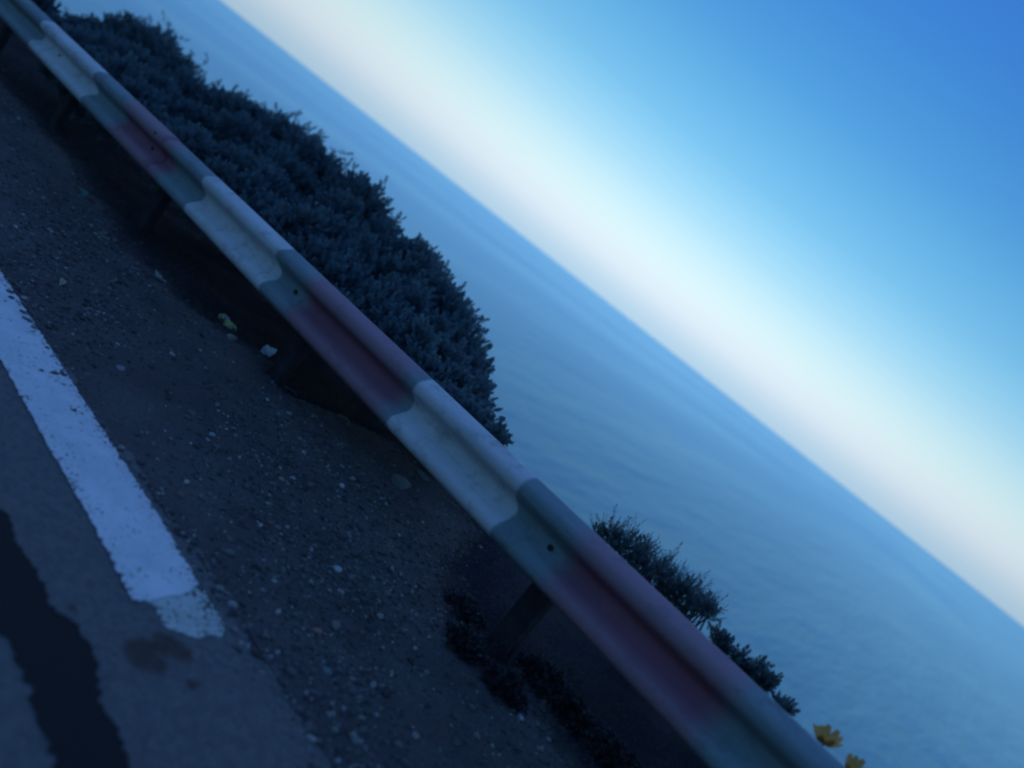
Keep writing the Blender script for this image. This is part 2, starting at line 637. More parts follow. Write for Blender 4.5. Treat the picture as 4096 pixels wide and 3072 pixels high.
farR = [(-9, LR[0, 1] - .30), (-5.5, LR[0, 1] - .10)]
farL = [(-5.5, LL[0, 1] - .16), (-9, LL[0, 1] - .38)]
fresh = farR + [tuple(p[:2]) for p in LR[:-1]] + [tuple(p[:2]) for p in atG([(785, 2330), (759, 2371), (680, 2385), (600, 2402)], .008)] + \
        [tuple(p[:2]) for p in LL[::-1]] + farL
sheet('road_marking', fresh, paint_line_mat('fresh_white_road_paint', (.80, .80, .78), (.60, .62, .62), .335, False), .0105, .0035, .007, 3, line_uv)
oldp = atG([(560, 2398), (700, 2360), (775, 2310), (810, 2345), (850, 2400), (885, 2462), (899, 2510), (893, 2546), (850, 2540), (800, 2552), (765, 2546), (720, 2528), (665, 2512), (640, 2470), (612, 2412)], .008)
sheet('worn_road_marking', [tuple(p[:2]) for p in oldp], paint_line_mat('old_worn_road_paint', (.56, .60, .54), (.36, .39, .33), .385, True), .0080, .003, .006, 4, line_uv)
tarp = atG([(-700, 1500), (-300, 1650), (-100, 1900), (0, 2040), (25, 2050), (55, 2140), (90, 2210), (150, 2280), (190, 2360), (200, 2415), (300, 2490), (370, 2590),
            (395, 2650), (385, 2700), (400, 2800), (460, 2900), (500, 2990), (525, 3072), (640, 3300), (700, 3600), (400, 3500), (230, 3072), (200, 3000), (180, 2930), (130, 2850),
            (130, 2760), (80, 2700), (60, 2600), (0, 2530), (-150, 2400), (-500, 2100), (-900, 1900)], .008)
sheet('tar_patch', [tuple(p[:2]) for p in tarp], M_TAR, .0085, .006, .012, 5)


# ------------------------------------------------------------------ gravel
def stone_template(k):
    r = np.random.default_rng(100 + k)
    t = (1 + 5 ** .5) / 2
    v = np.array([(-1, t, 0), (1, t, 0), (-1, -t, 0), (1, -t, 0), (0, -1, t), (0, 1, t), (0, -1, -t), (0, 1, -t), (t, 0, -1), (t, 0, 1), (-t, 0, -1), (-t, 0, 1)], float)
    v /= np.linalg.norm(v[0])
    f = np.array([(0, 11, 5), (0, 5, 1), (0, 1, 7), (0, 7, 10), (0, 10, 11), (1, 5, 9), (5, 11, 4), (11, 10, 2), (10, 7, 6), (7, 1, 8), (3, 9, 4), (3, 4, 2), (3, 2, 6), (3, 6, 8), (3, 8, 9),
                  (4, 9, 5), (2, 4, 11), (6, 2, 10), (8, 6, 7), (9, 8, 1)])
    v = v * (1 + .28 * r.normal(size=(12, 1)).clip(-1, 1)) * np.array([1.25, .9, .62])
    return v, f


def stone_mat(name):
    m = Mat(name, .85, .35)
    at = m.n('ShaderNodeAttribute', attribute_name='rnd')
    c = m.ramp(at.outputs['Fac'], [(0, (.05, .048, .048)), (.35, (.12, .115, .11)), (.6, (.17, .14, .13)), (.8, (.20, .21, .18)), (.93, (.34, .33, .30)), (1, (.50, .48, .44))])
    m.color(m.mix(m.ramp(m.noise(220, 2, .5), [(.3, (.0, .0, .0)), (.8, (.5, .5, .5))]), c, (.06, .055, .05)))
    return m.m


def rotz(a):
    c, s = np.cos(a), np.sin(a)
    z, o = np.zeros_like(a), np.ones_like(a)
    return np.stack([np.stack([c, -s, z], -1), np.stack([s, c, z], -1), np.stack([z, z, o], -1)], -2)


VV, FF, AA, off = [], [], [], 0
for k in range(6):
    tv, tf = stone_template(k)
    n = 8200
    s = -9.5 + 11 * rng.random(n) ** .62
    t = rng.random(n)
    e, v = ed(s), nv(s)
    band = np.clip(rng.normal(.42, .33, n), -.02, 1.02)
    N = e + (v - e) * np.where(rng.random(n) < .5, t, band)
    dens = .5 + .5 * wob(s, N, 2.6, 9 + k * 0) * 1.2
    N = np.where(rng.random(n) < .05, v + np.abs(rng.normal(0, .16, n)), N)
    N = np.where(rng.random(n) < .07, e - .02 - np.abs(rng.normal(0, .05, n)), N)
    keep = (rng.random(n) < np.clip(dens + .2, .18, 1)) & (N > e - .22) & (N < v + .5)
    s, N = s[keep], N[keep]
    n = len(s)
    sz = np.clip(rng.lognormal(math.log(.0042), .50, n), .002, .016)
    z = np.where(N > e[keep], ground_z(s, N), GR * s + .004) + sz * .25
    R = rotz(rng.random(n) * 6.28)
    P = np.einsum('nij,vj->nvi', R, tv) * sz[:, None, None] + np.stack([s, N, z], -1)[:, None, :]
    VV.append(P.reshape(-1, 3))
    FF.append((tf[None] + (np.arange(n) * 12)[:, None, None]).reshape(-1, 3) + off)
    AA.append(np.repeat(rng.random(n) ** 1.9, 12))
    off += n * 12
M_STONE = stone_mat('gravel_stone')
g_ = mesh('gravel', np.concatenate(VV), np.concatenate(FF), M_STONE, attr=np.concatenate(AA))
tag(g_, 'loose grey and brown gravel scattered over the verge', 'gravel', kind='stuff')


# a few stones big or pale enough to pick out
def rock(name, px, rad_px, col, label, seed, flat_=.5, dz=.0, sub=2):
    import bmesh
    p = atG([px])[0]
    dist = abs(np.dot(p - [0, 0, EYE], np.array(FWD)))
    r = rad_px / 4 / F * dist
    gz = float(ground_z(p[0], p[1]))
    bm = bmesh.new()
    bmesh.ops.create_icosphere(bm, subdivisions=sub, radius=1)
    rr = random.Random(seed)
    dirs = [Vector((rr.gauss(0, 1), rr.gauss(0, 1), rr.gauss(0, 1))).normalized() for _ in range(7)]
    cuts = [rr.uniform(.55, .9) for _ in dirs]
    for v in bm.verts:
        for d_, c_ in zip(dirs, cuts):
            k = v.co.dot(d_)
            if k > c_: v.co -= d_ * (k - c_) * .9
        v.co += Vector((rr.gauss(0, .03), rr.gauss(0, .03), rr.gauss(0, .03)))
        v.co = Vector((v.co.x * 1.15, v.co.y * .9, v.co.z * flat_)) * r
    bmesh.ops.rotate(bm, verts=bm.verts, matrix=Matrix.Rotation(rr.random() * 3, 3, 'Z'))
    me = bpy.data.meshes.new(name)
    bm.to_mesh(me)
    bm.free()
    me.materials.append(plain('stone_' + str(seed), col, .85, .3, .3, 70, .003))
    o = bpy.data.objects.new(name, me)
    C.objects.link(o)
    o.location = (p[0], p[1], gz + r * flat_ * .35)
    tag(o, label, 'stone', 'larger stones on the verge')
    return o


rock('stone', (925, 1353), 24, (.24, .26, .2), 'pale flat stone just below the crushed yellow-green can', 1)
rock('stone', (1366, 1944), 15, (.42, .44, .42), 'small whitish pebble left of the big pale flat rock', 2, .7)
rock('stone', (1347, 2282), 19, (.42, .44, .44), 'brightest white pebble in the gravel halfway between worn line end and barrier', 3, .8)
rock('stone', (1271, 2522), 23, (.28, .16, .13), 'reddish brown stone in the gravel right of the worn line end', 4)
rock('stone', (1338, 2500), 26, (.17, .17, .16), 'grey stone touching the reddish brown one', 5)
rock('stone', (2082, 2872), 17, (.32, .36, .34), 'pale grey pebble beside the dark weed clumps near the bottom edge', 6, .8)
rock('stone', (1901, 2950), 17, (.26, .20, .17), 'tan pebble near the bottom edge, left of the pale grey one', 7, .8)
rock('stone', (742, 1931), 13, (.42, .40, .36), 'small cream pebble right of the white line in its lower half', 8, .8)
rock('stone', (1121, 1919), 14, (.30, .25, .21), 'small tan pebble in the middle of the gravel', 9, .7)
rock('stone', (846, 1743), 13, (.30, .36, .42), 'small bluish white pebble in the gravel', 10, .8)
rock('stone', (1044, 2098), 12, (.34, .35, .32), 'small light grey pebble below the tan one', 14, .8)
rock('stone', (1489, 2746), 16, (.27, .30, .28), 'light grey pebble beyond the end of the road marking', 15, .8)
rock('stone', (1310, 2680), 22, (.14, .19, .18), 'greenish grey stone between the reddish stone and the bottom edge', 16, .5)
rock('stone', (480, 1475), 20, (.24, .22, .21), 'buff stone close to the white line in its upper half', 17, .5)
rock('stone', (770, 1650), 22, (.12, .12, .12), 'dull dark stone above the bluish pebble', 18, .5)
rock('flat_rock', (1600, 1930), 62, (.15, .17, .14), 'big pale flat rock under the barrier at the edge of the gravel', 11, .22, sub=3)
rock('flat_rock', (1690, 1905), 36, (.14, .16, .135), 'flat rock slab touching the right side of the big pale one', 12, .3)


# ------------------------------------------------------------------ litter
def crumple(name, px, w_px, label, seed, mat):
    """a scrap of crumpled paper: folded sheet with real creases"""
    p = atG([px])[0]
    dist = abs(np.dot(p - [0, 0, EYE], np.array(FWD)))
    w = w_px / 4 / F * dist
    r = np.random.default_rng(seed)
    n = 9
    U, Vv = np.meshgrid(np.linspace(-.5, .5, n), np.linspace(-.5, .5, n), indexing='ij')
    h = np.zeros_like(U)
    for _ in range(6):
        a, c = r.random() * 6.28, r.normal() * .2
        h += .35 * np.abs(U * np.cos(a) + Vv * np.sin(a) - c)
    h = h - h.min()
    X = U * (1 - .25 * np.abs(h)) + .04 * r.normal(size=U.shape)
    Y = Vv * .8 + .04 * r.normal(size=U.shape)
    i = np.arange(n * n).reshape(n, n)
    Fs = np.stack([i[:-1, :-1].ravel(), i[1:, :-1].ravel(), i[1:, 1:].ravel(), i[:-1, 1:].ravel()], 1)
    o = mesh(name, np.stack([X, Y, h * .55], -1).reshape(-1, 3) * w, Fs, mat)
    md = o.modifiers.new('thickness', 'SOLIDIFY')
    md.thickness = .0012
    o.location = (p[0], p[1], float(ground_z(p[0], p[1])) + .004)
    o.rotation_euler = (.3, -.2, r.random() * 6)
    tag(o, label, 'paper scrap')
    return o


M_PAPER = plain('white_paper', (.72, .76, .78), .8, .3, .12, 30)
crumple('paper_scrap', (627, 1114), 50, 'small white paper scrap lying furthest up the verge, above the can', 21, M_PAPER)
crumple('paper_scrap', (1069, 1421), 58, 'crumpled white paper scrap lying below the crushed can', 22, M_PAPER)


def tube(path, rad, seg=6):
    V, Fs = [], []
    P = [Vector(p) for p in path]
    rad = rad if hasattr(rad, '__len__') else [rad] * len(P)
    for i, p in enumerate(P):
        d = (P[min(i + 1, len(P) - 1)] - P[max(i - 1, 0)]).normalized()
        a = d.cross(Vector((.31, .17, .93))).normalized()
        b = d.cross(a)
        for k in range(seg):
            t = 2 * math.pi * k / seg
            V.append(p + (a * math.cos(t) + b * math.sin(t)) * rad[i])
    for i in range(len(P) - 1):
        for k in range(seg):
            Fs.append((i * seg + k, i * seg + (k + 1) % seg, (i + 1) * seg + (k + 1) % seg, (i + 1) * seg + k))
    Fs.append(tuple(range(seg))[::-1])
    Fs.append(tuple((len(P) - 1) * seg + k for k in range(seg)))
    return [tuple(v) for v in V], Fs


class MB:
    def __init__(s): s.V, s.F, s.A = [], [], []

    def add(s, V, Fs, a=.5):
        o = len(s.V)
        s.V += list(V)
        s.F += [tuple(i + o for i in f) for f in Fs]
        s.A += [a] * len(V)

    def build(s, name, mat, parent=None, smooth=False):
        o = mesh(name, s.V, s.F, mat, smooth=smooth, attr=s.A)
        if parent: adopt(o, parent)
        return o


def make_can():
    p0, p1 = atG([(878, 1252), (948, 1328)])
    c = (p0 + p1) / 2
    gz = float(ground_z(c[0], c[1]))
    e = empty('crushed_can', (c[0], c[1], gz))
    ax = Vector((p1 - p0)[:3])
    ax.z = 0
    L = min(ax.length, .15)
    ax.normalize()
    side = Vector((-ax.y, ax.x, 0))
    n, seg = 22, 26
    V, Fs = [], []
    for i in range(n):
        t = i / (n - 1)
        r = .031 * (1 - .16 * (t < .06) - .18 * (t > .94))
        for k in range(seg):
            a = 2 * math.pi * k / seg
            dent = 1 - .30 * math.exp(-((t - .45) / .16) ** 2) * max(0, math.cos(a - 1.1)) - .12 * math.sin(9 * t + 3 * a) * math.exp(-((t - .5) / .3) ** 2)
            x, y = math.cos(a) * r * dent, math.sin(a) * r * dent * .82
            V.append(tuple(ax * ((t - .5) * L) + side * x + Vector((0, 0, y + .030))))
    for i in range(n - 1):
        for k in range(seg):
            Fs.append((i * seg + k, i * seg + (k + 1) % seg, (i + 1) * seg + (k + 1) % seg, (i + 1) * seg + k))
    m = Mat('can_print', .35, .5)
    uvc = m.coord('UV')
    s_ = m.n('ShaderNodeSeparateXYZ')
    m.l(uvc, s_.inputs[0])
    m.color(m.ramp(m.math('ADD', s_.outputs[0], m.math('MULTIPLY', m.math('SUBTRACT', m.noise(40, 2, .5), .5), .18)),
                   [(0, (.34, .40, .05)), (.27, (.42, .48, .07)), (.31, (.03, .10, .38)), (.47, (.05, .14, .42)), (.51, (.40, .50, .10)), (.80, (.42, .46, .16)), (1, (.45, .52, .2))]))
    uv = [((i // seg) / (n - 1), (i % seg) / seg) for i in range(n * seg)]
    o = mesh('can_wall', V, Fs, m.m, e, smooth=True, uv=uv)
    mt = plain('can_metal', (.55, .6, .62), .4, .5, .1, 20)
    for nm, i in (('can_base', 0), ('can_lid', n - 1)):
        ring = V[i * seg:(i + 1) * seg]
        cc = Vector((0, 0, 0))
        for q in ring: cc += Vector(q)
        cc /= seg
        sg = -1 if i == 0 else 1
        inner = [tuple(cc + (Vector(q) - cc) * .82 - ax * sg * .004) for q in ring]
        lip = [tuple(cc + (Vector(q) - cc) * 1.01 + ax * sg * .003) for q in ring]
        VV_ = ring + lip + inner + [tuple(cc - ax * sg * .003)]
        Fc = []
        for k in range(seg):
            k2 = (k + 1) % seg
            Fc += [(k, k2, seg + k2, seg + k), (seg + k, seg + k2, 2 * seg + k2, 2 * seg + k), (2 * seg + k, 2 * seg + k2, 3 * seg)]
        mesh(nm, VV_, Fc, mt, e)
    tag(e, 'crushed yellow-green drink can with a blue band and silver end, lying at the gravel edge', 'can')


make_can()


def leaf_obj(name, px, length_px, mat, label, seed, cat='leaf', ang=0.0):
    p = atG([px])[0]
    dist = abs(np.dot(p - [0, 0, EYE], np.array(FWD)))
    L = length_px / 4 / F * dist
    V, Fs = [], []
    n = 9
    for i in range(n):
        t = i / (n - 1)
        w = L * .17 * math.sin(math.pi * min(1, t * .96 + .04)) ** .8
        bend = L * .12 * math.sin(t * 3)
        for k, q in enumerate((-1, 0, 1)):
            V.append(((t - .5) * L, q * w + bend, L * .10 * (1 - abs(2 * t - 1)) + abs(q) * w * .35))
    for i in range(n - 1):
        for k in range(2):
            a = i * 3 + k
            Fs.append((a, a + 1, a + 4, a + 3))
    o = mesh(name, V, Fs, mat)
    md = o.modifiers.new('thickness', 'SOLIDIFY')
    md.thickness = .0008
    o.location = (p[0], p[1], float(ground_z(p[0], p[1])) + .006)
    o.rotation_euler = (.1, .1, ang)
    tag(o, label, cat)


leaf_obj('fallen_leaf', (236, 1133), 70, plain('pale_dry_leaf', (.32, .27, .2), .8, .3), 'curled pale dry leaf on the gravel beside the white line', 31, ang=-.35)
leaf_obj('fallen_leaf', (316, 775), 90, plain('green_leaf', (.03, .13, .09), .6, .4), 'green leaf lying on the dark upper verge', 32, ang=-.1)


def twig(pxs, rad, label, seed, col=(.30, .27, .22)):
    r = random.Random(seed)
    P = atG(pxs)
    path = [(q[0] + r.gauss(0, .004), q[1] + r.gauss(0, .004), float(ground_z(q[0], q[1])) + .012 + r.random() * .01) for q in P]
    V, Fs = tube(path, [rad * (1 - .6 * i / (len(path) - 1)) for i in range(len(path))], 6)
    o = mesh('twig', V, Fs, plain('twig_wood_%d' % seed, col, .9, .2, .3, 60), smooth=True)
    tag(o, label, 'twig', 'dry twigs on the verge')


twig([(1118, 1525), (1150, 1540), (1180, 1556), (1198, 1580)], .007, 'pale crooked twig at the edge of the gravel below the paper scrap', 41)
twig([(1350, 1668), (1372, 1680), (1395, 1705)], .006, 'short pale twig under the barrier, left of the big flat rock', 42, (.2, .2, .15))
twig([(1755, 1990), (1790, 2015), (1830, 2035)], .006, 'thin greenish twig just right of the big flat rock', 43, (.16, .18, .12))
twig([(120, 1112), (150, 1120), (170, 1127)], .003, 'tiny grey twig close to the white line at the far left', 44)


# ------------------------------------------------------------------ vegetation
def sprig(k, nleaf=15, length=.085, leafl=.030, leafw=.021, spread=.9):
    """a stem along +Z set with small paired leaves; returns verts, faces"""
    r = np.random.default_rng(300 + k)
    V, Fs = [], []
    bend = r.normal(size=2) * .15
    for i in range(nleaf):
        t = (i + .3) / nleaf
        base = np.array([bend[0] * t * t * length, bend[1] * t * t * length, t * length])
        a = i * 2.4 + r.normal() * .3
        up = .35 + .9 * t + r.normal() * .15 if i < nleaf - 2 else 1.4
        d = np.array([math.cos(a) * math.cos(up * .9), math.sin(a) * math.cos(up * .9), math.sin(up * .9)])
        side = np.cross(d, [0, 0, 1.0])
        side /= max(np.linalg.norm(side), 1e-4)
        nn = np.cross(side, d)
        L, w = leafl * r.uniform(.75, 1.2), leafw * r.uniform(.8, 1.2)
        o = len(V)
        V += [base, base + d * L * .5 + side * w * .5 + nn * w * .15, base + d * L, base + d * L * .5 - side * w * .5 + nn * w * .15, base + d * L * .5]
        Fs += [(o, o + 1, o + 4), (o + 1, o + 2, o + 4), (o, o + 4, o + 3), (o + 4, o + 2, o + 3)]
    w = .0012
    o = len(V)
    tip = np.array([bend[0] * length, bend[1] * length, length])
    V += [np.array([w, 0, 0]), np.array([-w, w, 0]), np.array([-w, -w, 0]), tip]
    Fs += [(o, o + 1, o + 3), (o + 1, o + 2, o + 3), (o + 2, o, o + 3)]
    return np.array(V), np.array(Fs)


SPR = [sprig(k) for k in range(5)]
SPR_LONG = [sprig(10 + k, 20, .20, .034, .007) for k in range(4)]
SPR_DRY = [sprig(20 + k, 7, .11, .03, .004) for k in range(3)]


def place(templates, P, D, S, tone, r):
    """instances of sprigs at P, axis D, scale S, one merged mesh"""
    VV, FF, AA, off = [], [], [], 0
    which = r.integers(0, len(templates), len(P))
    for k, (tv, tf) in enumerate(templates):
        q = which == k
        p, d, s, tn = P[q], D[q], S[q], tone[q]
        if not len(p): continue
        d = d / np.linalg.norm(d, axis=1)[:, None]
        ref = r.normal(size=d.shape)
        x = np.cross(ref, d)
        x /= np.linalg.norm(x, axis=1)[:, None]
        y = np.cross(d, x)
        R = np.stack([x, y, d], -1)
        W = np.einsum('nij,vj->nvi', R, tv) * s[:, None, None] + p[:, None, :]
        VV.append(W.reshape(-1, 3))
        FF.append((tf[None] + (np.arange(len(p)) * len(tv))[:, None, None]).reshape(-1, 3) + off)
        AA.append(np.repeat(tn, len(tv)))
        off += len(p) * len(tv)
    return np.concatenate(VV), np.concatenate(FF), np.clip(np.concatenate(AA), 0, 1)


OUT = np.array([(-500, -260), (-200, -150), (0, -60), (120, -10), (200, 40), (250, 62), (330, 62), (380, 85), (440, 78), (500, 85), (560, 72), (600, 78), (630, 112), (690, 108), (712, 190), (740, 225),
                (790, 240), (800, 290), (830, 350), (900, 362), (975, 368), (1010, 405), (1090, 440), (1180, 475), (1205, 500), (1290, 560), (1345, 620), (1365, 690),
                (1430, 690), (1500, 722), (1530, 760), (1540, 830), (1580, 890), (1600, 950), (1660, 965), (1705, 975), (1750, 1020), (1785, 1080), (1795, 1140),
                (1860, 1185), (1890, 1240), (1900, 1290), (1915, 1360), (1955, 1440), (1960, 1490), (1975, 1560), (1950, 1600), (1985, 1660), (1975, 1740)], float) - np.array([.615, -.789]) * 20
OUT[-6:] -= np.array([.615, -.789]) * np.array([[6], [12], [18], [22], [26], [30]])
RT = np.array([(-500, -560), (136, 0), (278, 158), (538, 402), (880, 718), (1228, 1050), (1687, 1497), (1976, 1750)], float)   # top edge of the barrier


def along(p): return p[:, 0] * .73 + p[:, 1] * .683


def rail_pt(u):                                     # barrier edge point at coordinate u
    ru = along(RT)
    return np.stack([np.interp(u, ru, RT[:, 0]), np.interp(u, ru, RT[:, 1])], -1)


def shrub(name, u0, u1, label, seed, dens=1.0, group='evergreen shrubs behind the barrier'):
    """lobed crown that fills the space between the barrier and the skyline of leaves, each lobe an ellipsoid of leafy shoots"""
    r = np.random.default_rng(seed)
    ou = along(OUT)
    lobes = []

    def out_pt(u): return np.array([np.interp(u, ou, OUT[:, 0]), np.interp(u, ou, OUT[:, 1])])
    seg = 62.0
    for u in np.arange(u0 + seg * .4, u1, seg):
        o, b = out_pt(u), rail_pt(np.array([u]))[0]
        H = np.linalg.norm(o - b)
        rad = min(72 + 22 * r.random(), max(H * .55, 30))
        k = 0
        dist = rad * .95
        while dist < H + rad * 1.6:
            q = o + (b - o) * (dist / max(H, 1))
            q = q + r.normal(size=2) * 14 * (k > 0)
            frac = 1 - min(dist / max(H, 1), 1.3)
            depth = 3.12 + (1.75 if u < 1500 else .95 + .8 * max(0, (2600 - u) / 1100) * .8) * max(frac, 0) + r.random() * .12
            P = atY([q], depth)[0]
            zc = np.dot(P - [0, 0, EYE], np.array(FWD))
            lobes.append((P, rad / 4 / F * zc * 1.02))
            dist += rad * 1.15
            k += 1
    P, D, S, T_ = [], [], [], []
    for c, R0 in lobes:
        n = int(dens * min(320, 1500 * R0 * R0 * 3.0 + 50))
        d = r.normal(size=(n, 3))
        d /= np.linalg.norm(d, axis=1)[:, None]
        rad = R0 * np.where(r.random(n) < .75, .78 + .2 * r.random(n), r.random(n) ** .5 * .8)
        tuft = 1 + .10 * wob(d[:, 0] * 3 + c[0] * 7, d[:, 2] * 3 + d[:, 1] * 2 + c[1] * 5, 2.2, seed)
        p = c + d * (rad * tuft)[:, None] * np.array([1, .9, 1])
        ax = d + np.array([0, 0, .55]) + r.normal(size=(n, 3)) * .35
        P.append(p - ax / np.linalg.norm(ax, axis=1)[:, None] * .05)
        D.append(ax)
        S.append(np.clip(r.normal(.95, .2, n), .5, 1.5))
        T_.append(.4 + .12 * r.normal() * np.ones(n) + r.normal(size=n) * .16)
    # shoots that break the skyline
    for u in np.arange(u0, u1, 15.0):
        u_ = u + r.random() * 12
        w_ = wob(np.array([u_]), np.array([0.]), .075, 2)[0]
        if w_ < .05 and r.random() < .85: continue
        o = out_pt(u_) + np.array([.615, -.789]) * max(w_, 0) * r.uniform(0, 60)
        H = np.linalg.norm(o - rail_pt(np.array([u_]))[0])
        for _ in range(7):
            q = o + r.normal(size=2) * np.array([9, 9]) - np.array([.615, -.789]) * 26 * r.random()
            depth = 3.12 + (1.75 if u_ < 1500 else .95 + .8 * max(0, (2600 - u_) / 1100) * .8) + r.normal() * .12
            P.append(atY([q], depth) - [0, 0, .08])
            D.append(np.array([[r.normal() * .35, r.normal() * .35, 1.0]]))
            S.append(np.array([r.uniform(.7, 1.25)]))
            T_.append(np.array([r.uniform(.1, .6)]))
    twigs = []
    u = u0 + 20
    while u < u1 - 10:
        o = out_pt(u)
        H = np.linalg.norm(o - rail_pt(np.array([u]))[0])
        depth = 3.12 + (1.75 if u < 1500 else .95 + .8 * max(0, (2600 - u) / 1100) * .8) + r.normal() * .1
        a = r.normal() * .45
        up_ = np.array([.615 * math.cos(a) + .789 * math.sin(a), -.789 * math.cos(a) + .615 * math.sin(a)])
        Ls = r.uniform(25, 78)
        for t in np.linspace(-.5, 1, 9):
            q = o + up_ * Ls * t + r.normal(size=2) * (9 * (1.1 - t) + 2)
            P.append(atY([q], depth + r.normal() * .03) - [0, 0, .05])
            D.append(np.array([[up_[0] * .3 + r.normal() * .5, r.normal() * .5, .9]]))
            S.append(np.array([r.uniform(.55, .95)]))
            T_.append(np.array([r.uniform(.1, .6)]))
        twigs.append([tuple(atY([o + up_ * Ls * t], depth)[0]) for t in (-.6, .2, .9)])
        u += r.uniform(26, 75)
    P, D, S, T_ = np.concatenate(P), np.concatenate(D), np.concatenate(S), np.concatenate(T_)
    ok = P[:, 1] > 2.86
    P, D, S, T_ = P[ok], D[ok], S[ok], T_[ok]
    V, Fs, A = place(SPR, P, D, S, T_, r)
    cen = np.mean([c for c, _ in lobes], 0)
    base = Vector((cen[0], max(cen[1] + .15, 4.35), 0))
    base.z = float(ground_z(base.x, base.y))
    e = empty(name, base)
    o = mesh('crown', V, Fs, M_LEAF, attr=A)
    adopt(o, e)
    mb = MB()
    order = r.permutation(len(lobes))[:16]
    for j in range(4):
        a = j * 1.6
        mb.add(*tube([(base.x, base.y, base.z - .1), (base.x + .06 * math.cos(a), base.y + .06 * math.sin(a), base.z + .12)], [.05, .035]))
    for i in order:
        c, R0 = lobes[i]
        mid = Vector(c) * .55 + base * .45 + Vector((r.normal() * .05, r.normal() * .05, .05))
        mb.add(*tube([base + Vector((0, 0, .02)), mid, Vector(c)], [.03, .018, .006]))
    for tw in twigs:
        near = min((lobes[i][0] for i in order), key=lambda c: float(np.linalg.norm(c - np.array(tw[0]))))
        mb.add(*tube([tuple(near)] + tw, [.007, .005, .004, .002], 4))
    mb.build('trunk', M_BARK, e, True)
    tag(e, label, 'shrub', group)
    return e


cuts = [along(np.array([p]))[0] for p in ((-500, -300), (120, -10), (825, 352), (1395, 685), (1625, 957), (1815, 1165), (1982, 1760))]
shrub('evergreen_shrub', cuts[0], cuts[1], 'dark shrub at the top left corner where the barrier leaves the picture', 51, .7)
shrub('evergreen_shrub', cuts[1], cuts[2], 'broad dark shrub second from the top left corner, ending at a dip in the skyline', 52)
shrub('evergreen_shrub', cuts[2], cuts[3], 'dark shrub with the long even sloping top in the middle of the row', 53)
shrub('evergreen_shrub', cuts[3], cuts[4], 'dark shrub right of the long sloping one, with upright shoots on its crest', 54)
shrub('evergreen_shrub', cuts[4], cuts[5], 'narrow dark shrub with spiky shoots, second from the open gap of sea', 55)
shrub('evergreen_shrub', cuts[5], cuts[6], 'dark shrub at the right end of the row, falling steeply to the barrier', 56)


def low_plant(name, clumps, label, seed, mat, tmpl, n, cat='plant', group=None, up=.9, depth=3.05, scale=1.0, root=None):
    r = np.random.default_rng(seed)
    P, D, S, T_ = [], [], [], []
    cs = []
    for (x, y, rad) in clumps:
        dpt = depth + r.random() * .15
        c = atY([(x, y)], dpt)[0]
        R0 = rad / 4 / F * np.dot(c - [0, 0, EYE], np.array(FWD))
        cs.append((c, R0))
        m_ = int(n * (rad / 60.0) ** 1.3)
        d = r.normal(size=(m_, 3))
        d /= np.linalg.norm(d, axis=1)[:, None]
        d[:, 1] *= .7
        p = c + d * (R0 * r.random(m_) ** .5)[:, None]
        P.append(p)
        D.append(d * (1 - up) + np.array([0, 0, up]) + r.normal(size=(m_, 3)) * .22)
        S.append(np.clip(r.normal(.75, .2, m_), .35, 1.2) * scale)
        T_.append(r.random(m_))
    P, D, S, T_ = map(np.concatenate, (P, D, S, T_))
    ok = P[:, 1] > 2.80
    V, Fs, A = place(tmpl, P[ok], D[ok], S[ok], T_[ok], r)
    cen = np.mean([c for c, _ in cs], 0)
    base = Vector((cen[0], max(cen[1] + .1, 4.3), 0))
    base.z = float(ground_z(base.x, base.y))
    e = empty(name, base)
    adopt(mesh('foliage', V, Fs, mat, attr=A), e)
    mb = MB()
    for c, R0 in cs:
        for _ in range(4):
            t = Vector(c) + Vector((r.normal() * R0 * .4, r.normal() * R0 * .3, 0))
            mid = base.lerp(t, .5) + Vector((r.normal() * .03, r.normal() * .03, .04))
            mb.add(*tube([base + Vector((r.normal() * .04, r.normal() * .04, 0)), mid, t], [.009, .006, .003], 5))
    mb.build('stems', M_BARK, e, True)
    tag(e, label, cat, group)
    return e


GP = 'weedy plants just behind the barrier'
low_plant('wild_plant', [(2390, 2150, 36), (2440, 2150, 50), (2500, 2190, 62), (2570, 2240, 58), (2560, 2290, 66), (2650, 2290, 46), (2680, 2350, 62), (2620, 2380, 60), (2740, 2370, 52), (2800, 2425, 46), (2730, 2450, 50), (2830, 2455, 34)],
          'bushy feathery plant rising behind the barrier right of the open gap', 61, M_LEAF2, SPR_LONG + SPR, 150, group=GP, up=.5, scale=.46)
low_plant('wild_plant', [(2870, 2560, 24), (2895, 2600, 26), (2950, 2645, 26), (3020, 2690, 32), (3060, 2730, 26), (3040, 2745, 26), (2990, 2710, 26)],
          'smaller dark plant behind the barrier between the feathery plant and the yellow flower', 62, M_LEAF2, SPR, 150, group=GP, up=.5, scale=.52)
low_plant('wild_plant', [(3110, 2810, 16), (3138, 2835, 20)],
          'smallest leafy tuft behind the barrier directly left of the yellow flower', 63, M_LEAF2, SPR, 130, group=GP, up=.5, scale=.45)


